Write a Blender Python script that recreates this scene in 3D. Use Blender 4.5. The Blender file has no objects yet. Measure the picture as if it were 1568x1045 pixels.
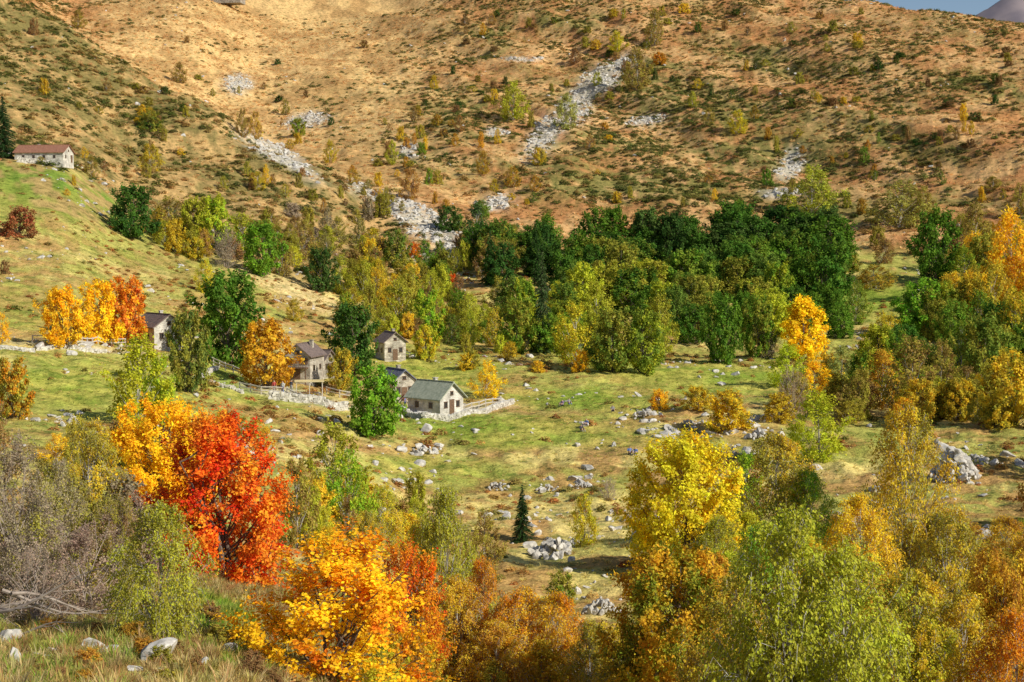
import bpy, math, random
import numpy as np
from mathutils import Vector, Matrix
R = np.random.RandomState
F = 2154.0; PIT = math.atan(142.5/F); CP, SP = math.cos(PIT), math.sin(PIT)
scene = bpy.context.scene

# ------------------------------------------------------------ helpers
_tab = R(5).rand(256, 256)
def vn(x, y):
    xi = np.floor(x).astype(int); yi = np.floor(y).astype(int)
    fx = x-xi; fy = y-yi; fx = fx*fx*(3-2*fx); fy = fy*fy*(3-2*fy)
    a = _tab[xi & 255, yi & 255]; b = _tab[(xi+1) & 255, yi & 255]
    c = _tab[xi & 255, (yi+1) & 255]; d = _tab[(xi+1) & 255, (yi+1) & 255]
    return (a*(1-fx)+b*fx)*(1-fy)+(c*(1-fx)+d*fx)*fy
def fbm(x, y, s, o=4, k=0.0):
    x = np.asarray(x, float)/s+k*17.3; y = np.asarray(y, float)/s+k*9.1
    r = 0; a = 1; t = 0
    for i in range(o):
        r = r+a*vn(x, y); t += a; a *= .5; x = x*2.03+11.7; y = y*2.03+5.3
    return r/t
def sst(x, a, b):
    t = np.clip((np.asarray(x, float)-a)/(b-a), 0, 1); return t*t*(3-2*t)
def ray(px, py):
    x = (px-784)/F; v = -(py-522.5)/F
    dy = CP+v*SP; dz = -SP+v*CP
    return math.atan2(x, dy), dz/math.hypot(x, dy)
def proj(x, y, z):
    f = np.maximum(y*CP-z*SP, .01); u = y*SP+z*CP
    return 784+F*x/f, 522.5-F*u/f

# ------------------------------------------------------------ terrain survey
L0 = [(20,1045),(30,985),(45,900),(70,790)]
C0 = [(20,1230),(35,1180),(55,1110),(70,990),(85,915),(105,835),(135,745),(170,658),(205,607),(240,565)]
COL = {
 -250: L0+[(100,690),(130,640),(160,580),(185,530),(220,475),(270,400),(320,325),(360,262),(380,245),(450,190),(550,100),(700,0),(900,-100),(1300,-120)],
 0: L0+[(100,700),(130,640),(160,580),(185,535),(220,485),(270,410),(320,335),(360,268),(378,250),(450,200),(550,125),(700,30),(850,-30),(1100,-60),(1600,-60)],
 100: L0+[(100,705),(130,645),(160,590),(185,545),(220,490),(270,415),(320,345),(360,275),(385,255),(450,215),(550,150),(680,75),(780,28),(900,70),(1050,60),(1250,25),(1500,-10),(1800,-60)],
 200: L0+[(100,710),(130,650),(160,595),(190,555),(230,500),(280,440),(340,370),(420,300),(520,220),(640,140),(730,88),(830,135),(1000,105),(1250,30),(1450,-10),(1800,-60)],
 300: [(20,1050),(30,985),(45,905),(70,805),(100,715),(130,655),(160,610),(190,575),(230,520),(280,460),(340,395),(420,320),(520,235),(600,178),(670,143),(760,200),(950,138),(1200,50),(1420,-10),(1800,-60)],
 400: [(20,1085),(30,1010),(45,925),(70,825),(100,735),(130,670),(160,630),(190,598),(230,548),(280,485),(340,410),(400,350),(480,288),(560,235),(620,206),(690,262),(800,235),(900,190),(1100,120),(1400,40),(1600,-20),(1900,-60)],
 480: [(20,1110),(30,1035),(45,950),(70,845),(100,755),(130,690),(160,640),(200,600),(240,550),(290,490),(350,430),(420,365),(490,305),(570,260),(630,290),(760,240),(900,180),(1100,115),(1400,40),(1600,-20),(1900,-60)],
 560: [(20,1150),(30,1060),(45,985),(70,875),(100,785),(135,705),(170,645),(205,605),(240,560),(300,495),(370,430),(440,372),(510,318),(560,297),(620,275),(750,225),(900,175),(1100,110),(1400,35),(1600,-20),(1900,-60)],
 660: C0[:10]+[(300,505),(370,445),(430,390),(500,340),(570,300),(700,235),(850,175),(1050,110),(1350,20),(1500,-20),(1800,-60)],
 800: C0+[(280,528),(330,475),(400,412),(470,355),(600,280),(750,210),(900,150),(1100,75),(1300,10),(1450,-40),(1700,-60)],
 1000: C0+[(280,535),(330,490),(400,425),(470,365),(600,285),(750,210),(900,145),(1100,65),(1250,0),(1400,-50),(1700,-60)],
 1200: C0[:9]+[(240,572),(280,540),(330,500),(400,435),(450,385),(520,335),(650,258),(800,185),(950,115),(1150,40),(1280,-5),(1380,-22),(1700,20)],
 1330: C0[:9]+[(240,580),(300,535),(350,480),(400,430),(450,385),(520,335),(650,255),(800,180),(950,105),(1100,48),(1230,6),(1400,50),(1900,150)],
 1430: C0[:8]+[(205,620),(240,595),(300,540),(350,480),(400,430),(450,385),(520,335),(650,255),(800,178),(950,95),(1080,45),(1160,20),(1400,70),(1900,170)],
 1568: C0[:8]+[(205,625),(240,600),(300,540),(350,480),(400,430),(450,385),(520,335),(650,250),(800,168),(950,88),(1060,50),(1120,37),(1300,80),(1900,200)],
 1900: C0[:8]+[(205,625),(240,600),(300,540),(350,480),(400,430),(450,385),(520,330),(650,240),(800,160),(950,105),(1040,92),(1300,140),(1900,240)],
}
ds = [1.5]
while ds[-1] < 2300: ds.append(ds[-1]+max(.05, min(.0105*ds[-1], 4.2)))
D = np.array(ds)
az = np.radians(np.concatenate([np.linspace(-80, -25, 50, endpoint=False), np.linspace(-25, 25, 720), np.linspace(25, 80, 51)[1:]]))
keys = sorted(COL); caz = []; cz = []
for k in keys:
    a, _ = ray(k, 400); caz.append(a)
    dd = [0, 2, 8]; zz = [-1.6, -1.9, -3.1 if k < 450 else -3.6]
    for d, py in COL[k]:
        t = ray(k, py)[1]
        d2 = d if d < 450 else 450+(d-450)*.6
        dd.append(d2); zz.append(d2*t)
    dd += [2400]; zz += [zz[-1]*.7]
    fine = np.linspace(0, 2400, 4801); z = np.interp(fine, dd, zz)
    zs = np.convolve(np.pad(z, 20, 'edge'), np.ones(41)/41, 'valid')
    zs2 = np.convolve(np.pad(z, 4, 'edge'), np.ones(9)/9, 'valid')
    w1 = sst(fine, 60, 300); z = zs*w1+zs2*(1-w1)
    cz.append(np.interp(D, fine, z))
cz = np.array(cz); caz = np.array(caz)
Z = np.empty((len(az), len(D)))
for j in range(len(D)): Z[:, j] = np.interp(az, caz, cz[:, j])
for _ in range(2):
    P = np.pad(Z, ((9, 9), (0, 0)), 'edge')
    cs = np.cumsum(np.vstack([np.zeros((1, Z.shape[1])), P]), 0)
    Z = (cs[19:]-cs[:-19])/19
A2, D2 = np.meshgrid(az, D, indexing='ij')
X = D2*np.sin(A2); Y = D2*np.cos(A2)
CRX = [-300, 0, 100, 200, 300, 400, 480, 560, 640]; CRD = [900, 760, 650, 620, 583, 553, 523, 505, 440]   # where the left spur tops out
PX0 = 784+F*np.tan(A2)
w_far = sst(D2, 350, 560)*(1-.55*sst(PX0, 1200, 1350)*sst(D2, 700, 820)); isspur = sst(np.interp(PX0, CRX, CRD)+30-D2, 0, 30)*sst(640-PX0, 0, 60)
bowl = sst(PX0, 100, 200)*sst(D2-np.interp(PX0, CRX, CRD), 4, 60)*sst(700-PX0, 0, 200)
Z += w_far*(1-.75*isspur)*(1-.35*bowl)*((fbm(X+Y*.35, Y*.45, 70, 5, 1)-.5)*20 + (fbm(X, Y, 16, 4, 2)-.5)*4)
rg = 1-np.abs(2*fbm(X+Y*.55+12*fbm(X, Y, 50, 2, 41), Y*.30, 62, 3, 40)-1)          # spurs and runnels down the slope
Z += w_far*(1-.8*isspur)*(1-.6*bowl)*(rg-.80)*15
Z += isspur*w_far*(1-np.abs(2*fbm(X*.9-Y*.5, Y*.4+X*.3, 34, 3, 44)-1)-.78)*8
Z += (fbm(X, Y, 22, 4, 3)-.5)*np.clip(D2/45, .12, 2.4)
Z += (fbm(X, Y, 2.6, 3, 4)-.5)*np.clip(D2/110, .12, 1.2)
def ground(a, d):
    fi = np.interp(a, az, np.arange(len(az))); fj = np.interp(d, D, np.arange(len(D)))
    i = np.clip(np.asarray(fi).astype(int), 0, len(az)-2); j = np.clip(np.asarray(fj).astype(int), 0, len(D)-2)
    u = fi-i; v = fj-j
    return (Z[i, j]*(1-u)+Z[i+1, j]*u)*(1-v)+(Z[i, j+1]*(1-u)+Z[i+1, j+1]*u)*v
def gxy(x, y): return float(ground(np.float64(math.atan2(x, y)), np.float64(math.hypot(x, y))))
def site(px, py):
    """where on the hillside that spot of the survey is"""
    a, t = ray(px, py)
    zg = ground(np.full(len(D), a), D); hit = np.where((zg >= D*t) & (D > 5))[0]
    d = D[hit[0]] if len(hit) else 800.
    return d*math.sin(a), d*math.cos(a), float(ground(np.float64(a), np.float64(d))), d, a

# ------------------------------------------------------------ ground cover masks
def blob(px, py, cx, cy, rx, ry, ang=0):
    c, s = math.cos(math.radians(ang)), math.sin(math.radians(ang))
    u = ((px-cx)*c+(py-cy)*s)/rx; v = (-(px-cx)*s+(py-cy)*c)/ry
    return np.exp(-(u*u+v*v)**1.5)
HBX = [-300, 0, 130, 200, 300, 400, 480, 560, 700, 900, 1200, 1568, 1900]
HBY = [240, 250, 262, 335, 385, 410, 430, 400, 380, 390, 370, 400, 400]
SCREE = [(905,135,72,19,-38),(835,205,46,19,-45),(875,170,40,22,-40),(362,132,22,15,0),(468,186,34,12,-10),(425,238,70,14,30),(640,335,70,22,28),(575,300,46,13,25),(690,365,34,20,35),
         (1208,255,28,16,-55),(1195,297,36,8,0),(755,312,34,11,-20),(685,398,28,26,20),(800,90,30,4,0),(760,200,18,10,0),(625,230,16,12,0),(990,185,30,10,-10),(950,95,26,8,-30)]
SHB = [(560,150,90,22,-15),(700,185,80,30,10),(1080,165,160,40,10),(930,215,130,24,0),(1150,245,140,22,5),(620,235,110,28,10),(500,120,70,14,-20),(1000,290,200,22,0),(1400,215,110,24,10),(1180,90,110,18,10),(870,30,60,14,0),(1480,130,90,16,15),(860,255,80,16,0),(740,70,50,9,-20),(1300,310,200,20,0),(1000,100,60,12,0)]
def zones(px, d):
    """spur = the near left shoulder, back = the golden bowl behind it"""
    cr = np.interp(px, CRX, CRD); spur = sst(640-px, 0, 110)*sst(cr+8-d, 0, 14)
    back = sst(px, 100, 200)*sst(d-cr, 4, 30)*sst(760-px, 0, 200)
    return spur, back
def masks(px, py, x, y):
    n = fbm(x, y, 30, 4, 6); n2 = fbm(x, y, 7, 3, 7)
    wpx = px+(n-.5)*60; wpy = py+(n2-.5)*26
    hill = sst(np.interp(px, HBX, HBY)-wpy, -12, 14)
    scree = 0
    for b in SCREE: scree = np.maximum(scree, blob(px+(n2-.5)*26, py+(n-.5)*14, *b))
    green = 0
    for b, s in [((90,300,130,45,15),1.),((230,405,300,45,8),.5),((60,470,260,45,0),.5),((110,590,190,40,5),.8),((360,590,120,22,10),.9),
                 ((660,560,120,40,0),.8),((1130,580,190,32,0),.95),((960,560,140,24,10),.9),((1340,462,150,30,0),.9),((1330,550,90,25,0),.6),((760,660,260,34,4),.75),
                 ((320,935,60,35,0),1.1),((120,1030,120,16,0),.5),((640,715,150,30,0),.6),((890,610,130,25,0),.8),((1250,690,200,25,0),.45)]:
        green = np.maximum(green, s*blob(wpx, wpy, *b))
    path = np.maximum(.8*blob(px, py, 470, 612, 90, 6, 9), .9*blob(px, py, 700, 628, 75, 4, -4))
    path = np.maximum(path, .9*blob(px, py, 130, 534, 110, 3, 5)); path = np.maximum(path, .7*blob(px, py, 420, 596, 70, 5, 8))
    return hill, np.clip(scree, 0, 1), np.clip(green, 0, 1), np.clip(path, 0, 1)
def heath(px, py, n, n2):
    s = 0
    for b in SHB: s = np.maximum(s, blob(px+(n2-.5)*90, py+(n-.5)*60, *b))
    return s
def mixc(a, b, t): return a*(1-t[..., None])+b*t[..., None]
V = lambda *c: np.array(c, float)
def groundcol(px, py, x, y):
    hill, scree, green, path = masks(px, py, x, y); spur, back = zones(px, np.hypot(x, y))
    n1 = fbm(x, y, 60, 5, 10); n2 = fbm(x, y*.8, 14, 5, 11); n3 = fbm(x, y, 4, 4, 12); n4 = fbm(x, y, 1.3, 3, 13)
    sh = px.shape+(3,)
    h = mixc(np.broadcast_to(V(.60,.36,.155), sh), V(.45,.215,.085), sst(n2, .42, .62))
    shb = heath(px, py, n1, n2)
    h = mixc(h, V(.20,.185,.055), np.clip(sst(n1*.5+n3*.5, .49, .61)*.5+shb*.8*sst(n3, .3, .5), 0, .9))
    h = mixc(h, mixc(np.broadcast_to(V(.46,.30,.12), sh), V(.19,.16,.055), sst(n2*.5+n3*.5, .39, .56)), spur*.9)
    h = mixc(h, mixc(np.broadcast_to(V(.68,.45,.19), sh), V(.50,.31,.125), sst(n2, .42, .6)), back*.85)
    m = mixc(np.broadcast_to(V(.62,.49,.17), sh), V(.39,.37,.09), sst(n2, .40, .60))
    m = mixc(m, V(.44,.23,.09), sst(n3*.6+n1*.4, .51, .60)*.75)
    g = mixc(np.broadcast_to(V(.245,.32,.045), sh), V(.46,.42,.09), sst(n2*.5+n3*.5, .42, .60)*.9)
    lf = sst(420-px, 0, 200)*sst(520-py, 0, 80)
    g = mixc(g, V(.27,.26,.06), lf*.6)
    gb = blob(px, py, 100, 295, 120, 36, 15)
    g = mixc(g, V(.14,.25,.035), np.clip(gb*.9*sst(n2, .42, .58), 0, 1))
    g = mixc(g, V(.38,.27,.10), np.clip((gb+lf*.7)*sst(n3, .48, .62)*.8, 0, 1))
    m = mixc(m, g, np.clip(green*1.3*sst(n2+green*.35, .35, .6), 0, 1))
    sand = blob(px, py, 460, 450, 130, 16, 24)
    m = mixc(m, V(.68,.52,.24), np.clip(sand, 0, 1)*.9)
    c = mixc(m, h, hill)
    c = mixc(c, g, np.clip(gb*1.1, 0, 1)*sst(395-np.hypot(x, y), 0, 15))
    c = mixc(c, V(.50,.46,.38), scree*.85)
    c = mixc(c, V(.60,.53,.41), path)
    c = c*(.72+.58*n4)[..., None]
    return c

def newmesh(name, verts, faces, mats, smooth=False, fm=None):
    me = bpy.data.meshes.new(name)
    verts = np.asarray(verts, np.float32); me.vertices.add(len(verts)); me.vertices.foreach_set('co', verts.ravel())
    if isinstance(faces, np.ndarray):
        k = faces.shape[1]; n = len(faces)
        me.loops.add(n*k); me.loops.foreach_set('vertex_index', faces.ravel().astype(np.int32))
        me.polygons.add(n); me.polygons.foreach_set('loop_start', np.arange(0, n*k, k, dtype=np.int32))
    else:
        ls = [len(f) for f in faces]; n = len(faces)
        me.loops.add(sum(ls)); me.loops.foreach_set('vertex_index', np.array([v for f in faces for v in f], np.int32))
        me.polygons.add(n); me.polygons.foreach_set('loop_start', np.concatenate([[0], np.cumsum(ls)[:-1]]).astype(np.int32))
    if fm is not None: me.polygons.foreach_set('material_index', np.asarray(fm, np.int32))
    me.polygons.foreach_set('use_smooth', np.full(n, smooth))
    for m in mats: me.materials.append(m)
    me.update(calc_edges=True); me.validate()
    return me
def addob(name, me, parent=None, coll=None):
    o = bpy.data.objects.new(name, me); (coll or scene.collection).objects.link(o)
    if parent: o.parent = parent
    return o

# ------------------------------------------------------------ materials
def mat(name):
    m = bpy.data.materials.new(name); m.use_nodes = True; nt = m.node_tree; nt.nodes.clear()
    out = nt.nodes.new('ShaderNodeOutputMaterial'); return m, nt, out
def N(nt, t, **k):
    n = nt.nodes.new(t)
    for a, b in k.items():
        if a.startswith('i_'): n.inputs[a[2:].replace('_', ' ')].default_value = b
        else: setattr(n, a, b)
    return n
def simple(name, c1, c2, scale=3, rough=.85, bump=.3, detail=4, dist=.05):
    m, nt, out = mat(name); b = N(nt, 'ShaderNodeBsdfPrincipled'); b.inputs['Roughness'].default_value = rough
    tc = N(nt, 'ShaderNodeTexCoord'); no = N(nt, 'ShaderNodeTexNoise', i_Scale=scale, i_Detail=detail)
    r = N(nt, 'ShaderNodeValToRGB'); r.color_ramp.elements[0].position = .35; r.color_ramp.elements[1].position = .65
    r.color_ramp.elements[0].color = (*c1, 1); r.color_ramp.elements[1].color = (*c2, 1)
    bp = N(nt, 'ShaderNodeBump', i_Strength=bump, i_Distance=dist)
    L = nt.links.new
    L(tc.outputs['Object'], no.inputs['Vector']); L(no.outputs[0], r.inputs[0]); L(r.outputs[0], b.inputs['Base Color'])
    if bump: L(no.outputs[0], bp.inputs['Height']); L(bp.outputs[0], b.inputs['Normal'])
    L(b.outputs[0], out.inputs[0])
    return m
def ground_mat():
    m, nt, out = mat('hillside_grass'); L = nt.links.new
    b = N(nt, 'ShaderNodeBsdfDiffuse')
    at = N(nt, 'ShaderNodeAttribute', attribute_name='cover'); g = N(nt, 'ShaderNodeNewGeometry')
    cur = at.outputs['Color']; hs = []
    for sc, dt, lo, hi in ((.45, 4., .62, 1.38), (4., 3., .60, 1.40)):
        no = N(nt, 'ShaderNodeTexNoise', i_Scale=sc, i_Detail=dt, i_Roughness=.7); L(g.outputs['Position'], no.inputs['Vector'])
        mr = N(nt, 'ShaderNodeMapRange'); mr.inputs[1].default_value = .3; mr.inputs[2].default_value = .7; mr.inputs[3].default_value = lo; mr.inputs[4].default_value = hi
        L(no.outputs[0], mr.inputs[0]); vm = N(nt, 'ShaderNodeVectorMath', operation='SCALE'); L(cur, vm.inputs[0]); L(mr.outputs[0], vm.inputs['Scale']); cur = vm.outputs[0]; hs.append(no)
    rr = N(nt, 'ShaderNodeMapRange'); rr.inputs[1].default_value = .44; rr.inputs[2].default_value = .36; rr.inputs[4].default_value = .7; L(hs[0].outputs[0], rr.inputs[0])
    mx = N(nt, 'ShaderNodeMix', data_type='RGBA', blend_type='MULTIPLY'); L(rr.outputs[0], mx.inputs[0]); L(cur, mx.inputs[6]); mx.inputs[7].default_value = (.55, .78, .6, 1)
    L(mx.outputs[2], b.inputs['Color'])
    bp = N(nt, 'ShaderNodeBump', i_Strength=.9, i_Distance=.5); L(hs[0].outputs[0], bp.inputs['Height'])
    L(bp.outputs[0], b.inputs['Normal']); L(b.outputs[0], out.inputs[0]); return m
def leaf_mat(name, trans=.35, hue=.05):
    m, nt, out = mat(name); L = nt.links.new
    t1 = N(nt, 'ShaderNodeAttribute', attribute_name='tint', attribute_type='INSTANCER')
    t2 = N(nt, 'ShaderNodeAttribute', attribute_name='tint2', attribute_type='INSTANCER')
    v = N(nt, 'ShaderNodeAttribute', attribute_name='leafv'); sp = N(nt, 'ShaderNodeSeparateColor'); L(v.outputs['Color'], sp.inputs[0])
    mx = N(nt, 'ShaderNodeMix', data_type='RGBA'); L(sp.outputs[1], mx.inputs[0]); L(t1.outputs['Color'], mx.inputs[6]); L(t2.outputs['Color'], mx.inputs[7])
    h = N(nt, 'ShaderNodeHueSaturation'); h.inputs['Saturation'].default_value = 1.0
    a = N(nt, 'ShaderNodeMapRange'); a.inputs[3].default_value = .5-hue/2; a.inputs[4].default_value = .5+hue/2; L(sp.outputs[2], a.inputs[0]); L(a.outputs[0], h.inputs['Hue'])
    c = N(nt, 'ShaderNodeMapRange'); c.inputs[3].default_value = .6; c.inputs[4].default_value = 1.5; L(sp.outputs[0], c.inputs[0]); L(c.outputs[0], h.inputs['Value'])
    L(mx.outputs[2], h.inputs['Color'])
    b = N(nt, 'ShaderNodeBsdfDiffuse')
    tr = N(nt, 'ShaderNodeBsdfTranslucent'); ms = N(nt, 'ShaderNodeMixShader'); ms.inputs[0].default_value = trans
    L(h.outputs[0], b.inputs['Color']); L(h.outputs[0], tr.inputs[0]); L(b.outputs[0], ms.inputs[1]); L(tr.outputs[0], ms.inputs[2]); L(ms.outputs[0], out.inputs[0])
    return m
M_ground = ground_mat(); M_leaf = leaf_mat('foliage', .36); M_need = leaf_mat('needles', .12, .03); M_grass = leaf_mat('grass_blades', .45, .04)
M_bark = simple('bark', (.10,.075,.055), (.19,.15,.115), 9, .9, 0); M_birch = simple('birch_bark', (.22,.20,.17), (.52,.49,.44), 14, .8, 0)
M_grey = simple('grey_twigs', (.22,.17,.14), (.36,.30,.25), 8, .9, 0)
M_rock = simple('rock', (.32,.30,.27), (.66,.62,.56), 2.6, .9, .6, 5)

fi, fj = np.meshgrid(np.arange(len(az)-1), np.arange(len(D)-1), indexing='ij'); nd = len(D)
q = (fi*nd+fj).ravel(); faces = np.stack([q, q+nd, q+nd+1, q+1], 1)[:, ::-1]
vv = np.stack([X.ravel(), Y.ravel(), Z.ravel()], 1)
tm = newmesh('mountain_valley_terrain', vv, faces, [M_ground], True)
if tm.polygons[5000].normal.z < 0: tm.flip_normals()
PX, PY = proj(X, Y, Z)
col = groundcol(PX, PY, X, Y).reshape(-1, 3)
ca = tm.attributes.new('cover', 'FLOAT_COLOR', 'POINT')
ca.data.foreach_set('color', np.concatenate([np.clip(col, 0, 1), np.ones((len(col), 1))], 1).astype(np.float32).ravel())
addob('mountain_valley_terrain', tm)

mx_, my_ = np.meshgrid(np.linspace(700, 2900, 90), np.linspace(3400, 5200, 40), indexing='ij')
cy = 1-np.abs(my_-4300)/900
pkx = np.interp(mx_, [700, 1150, 1300, 1420, 1500, 1700, 2000, 2900], [480, 600, 655, 720, 760, 800, 720, 500])
mz = -50+cy*(pkx+60)+(fbm(mx_, my_, 260, 5, 30)-.5)*120
q = (np.arange(89)[:, None]*40+np.arange(39)[None]).ravel()
dm = newmesh('distant_mountain', np.stack([mx_.ravel(), my_.ravel(), mz.ravel()], 1), np.stack([q, q+40, q+41, q+1], 1),
             [simple('hazy_rock', (.20,.17,.20), (.32,.26,.27), .01, .9, 0)], True)
addob('distant_mountain', dm)

# ------------------------------------------------------------ vegetation generators
class Geo:
    def __init__(s): s.v = []; s.f = []; s.n = 0; s.lv = []; s.m = []
    def tube(s, pts, rad, k=4):
        pts = np.array(pts, float); n = len(pts); t = np.gradient(pts, axis=0); t /= np.linalg.norm(t, axis=1)[:, None]+1e-9
        a = np.cross(t, [0.3, 1, .2]); a /= np.linalg.norm(a, axis=1)[:, None]+1e-9; b = np.cross(t, a)
        an = np.arange(k)*2*math.pi/k
        V_ = pts[:, None]+(a[:, None]*np.cos(an)[None, :, None]+b[:, None]*np.sin(an)[None, :, None])*np.array(rad)[:, None, None]
        s.v.append(V_.reshape(-1, 3)); i = np.arange(n-1)[:, None]*k; j = np.arange(k)[None]
        F_ = np.stack([i+j, i+(j+1) % k, i+k+(j+1) % k, i+k+j], -1).reshape(-1, 4)+s.n
        s.f.append(F_); s.m.append(np.zeros(len(F_))); s.lv.append(np.zeros((n*k, 3))); s.n += n*k
    def leaves(s, c, nrm, L, W, lv, rng, ax=None):
        n = len(c); nrm = nrm/(np.linalg.norm(nrm, axis=1)[:, None]+1e-9)
        r = rng.randn(n, 3) if ax is None else ax
        a = r-nrm*np.sum(r*nrm, 1)[:, None]; a /= np.linalg.norm(a, axis=1)[:, None]+1e-9; b = np.cross(nrm, a)
        sz = (.6+.8*rng.rand(n))[:, None]
        a = a*L*sz*.5; b = b*W*sz*.5; bend = nrm*L*.12
        V_ = np.stack([c-a, c+b*1.0-a*.1+bend, c+a, c-b*1.0-a*.1+bend], 1)
        s.v.append(V_.reshape(-1, 3)); s.f.append((np.arange(n)[:, None]*4+np.arange(4)[None])+s.n); s.m.append(np.ones(n))
        s.lv.append(np.repeat(lv, 4, 0)); s.n += 4*n
    def mesh(s, name, mats):
        v = np.concatenate(s.v); f = np.concatenate(s.f); me = newmesh(name, v, f, mats, False, np.concatenate(s.m))
        a = me.attributes.new('leafv', 'FLOAT_COLOR', 'POINT'); lv = np.concatenate(s.lv)
        a.data.foreach_set('color', np.concatenate([lv, np.ones((len(lv), 1))], 1).astype(np.float32).ravel()); return me
PROF = {
 'round': lambda x: np.sin(math.pi*np.clip(x*.86+.12, 0, 1))**.45,
 'dome': lambda x: np.clip(1-x, 0, 1)**.42*np.clip(.62+x*2.2, 0, 1),
 'birch': lambda x: np.clip(x*2.8+.3, 0, 1)**.8*np.clip((1-x)*1.7, 0, 1)**.6,
 'bush': lambda x: np.clip(1-x*x, 0, 1)**.45,
}
def tree(name, seed, prof='round', t0=.16, nb=60, nl=8000, LL=.035, LW=.024, bark=None, up=.35, tl=.12, spread=.022, tubes=True, K=4, trunk=.02, droop=0, stems=1, patch=.5, hole=.25):
    rng = R(seed); g = Geo(); pf = PROF[prof]
    lobes = rng.rand(6)*6.28
    def rad(t, a):
        r = pf(np.clip((t-t0)/(1-t0), 0, 1))*.5
        w = 1+.13*math.sin(3*a+lobes[0]+5*t)+.10*math.sin(5*a+lobes[1]-9*t)+.07*math.sin(2*a+lobes[2]+14*t)
        return r*w*.92
    tops = []
    for s_ in range(stems):
        lean = rng.randn(2)*(.03 if stems == 1 else .16); off = rng.randn(2)*(.0 if stems == 1 else .03)
        hh = .9 if stems == 1 else .6+.3*rng.rand()
        pts = [(off[0]+lean[0]*u*u+.012*math.sin(u*7+lobes[3]), off[1]+lean[1]*u*u+.012*math.sin(u*6+lobes[4]), -.04+(hh+.04)*u) for u in np.linspace(0, 1, 9)]
        g.tube(pts, np.linspace(trunk*(1 if stems == 1 else .6), .003, 9), 6); tops.append(np.array(pts))
    tc = []; tdir = []; tlen = []; tcl = []; clr = rng.rand(nb)
    gold = rng.rand()*6
    for i in range(nb):
        t = t0+(1-t0)*(((i+.5)/nb)**.85)*.96; a = gold+i*2.39996+rng.randn()*.25
        if math.sin(a*2+lobes[5]+t*9)*.5+.5 < hole*rng.rand()*2 and rng.rand() < .45: continue
        rmax = rad(t, a); rr = rmax*(.25+.75*math.sqrt(rng.rand())); end = np.array([math.cos(a)*rr, math.sin(a)*rr, min(t, .96)])
        st = tops[rng.randint(stems)]; zb = max(t0*.5, end[2]-rr*(.7+.5*rng.rand())-.03); ix = min(8, max(0, int(zb/ (st[-1, 2]+.001)*8)))
        b0 = st[ix]; end[:2] += b0[:2]*.5
        mid = (b0+end)/2+np.array([0, 0, (-.03 if not droop else .05)])+rng.randn(3)*.012
        if tubes: g.tube([b0, b0*.5+mid*.5+[0, 0, -.005], mid, end*.6+mid*.4, end], [trunk*.38*(1-.5*t), trunk*.3*(1-.5*t), trunk*.22, trunk*.14, .0012], 3)
        outw = end-np.array([0, 0, .45]); outw /= np.linalg.norm(outw)+1e-6
        for k in range(K):
            dr = outw*.75+np.array([0, 0, up])+rng.randn(3)*.55; dr /= np.linalg.norm(dr)
            ln = tl*(.6+.8*rng.rand())*(1-.35*t)
            st2 = mid+(end-mid)*rng.rand()**.6 if k else end*.85+mid*.15
            tc.append(st2); tdir.append(dr); tlen.append(ln); tcl.append(i)
            if tubes and LL < .03: g.tube([st2, st2+dr*ln*.5, st2+dr*ln+[0, 0, -droop*ln]], [.0022, .0016, .0006], 3)
    tc = np.array(tc); tdir = np.array(tdir); tlen = np.array(tlen); tcl = np.array(tcl)
    ti = rng.choice(len(tc), nl, p=(tlen/tlen.sum())); u = rng.rand(nl)**.8
    p = tc[ti]+tdir[ti]*(tlen[ti]*u)[:, None]+rng.randn(nl, 3)*spread*(.7+.6*rng.rand(nl, 1)); p[:, 2] -= droop*tlen[ti]*u*u
    p[:, 2] = np.maximum(p[:, 2], .015)
    ax = rng.randn(nl, 3)*.5+[0, 0, -1] if droop else None
    outn = p-np.array([0, 0, .4]); outn /= np.linalg.norm(outn, axis=1)[:, None]+1e-6
    nrm = rng.randn(nl, 3)*.7+outn*.9+[0, 0, .5]
    tw = rng.rand(len(tc))
    big = fbm(p[:, 0]*3+p[:, 2]*2+7+seed, p[:, 1]*3-p[:, 2]*1.5+9, .35, 2)
    lv = np.stack([np.clip(.5*rng.rand(nl)+.3*tw[ti]+.2*clr[tcl[ti]], 0, 1), np.clip((big-.5)*3*patch+.35+(rng.rand(nl)-.5)*.7, 0, 1), np.clip(.5*rng.rand(nl)+.5*tw[ti], 0, 1)], 1)
    g.leaves(p, nrm, LL, LW, lv, rng, ax)
    return g.mesh(name, [bark or M_bark, M_leaf])
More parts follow.
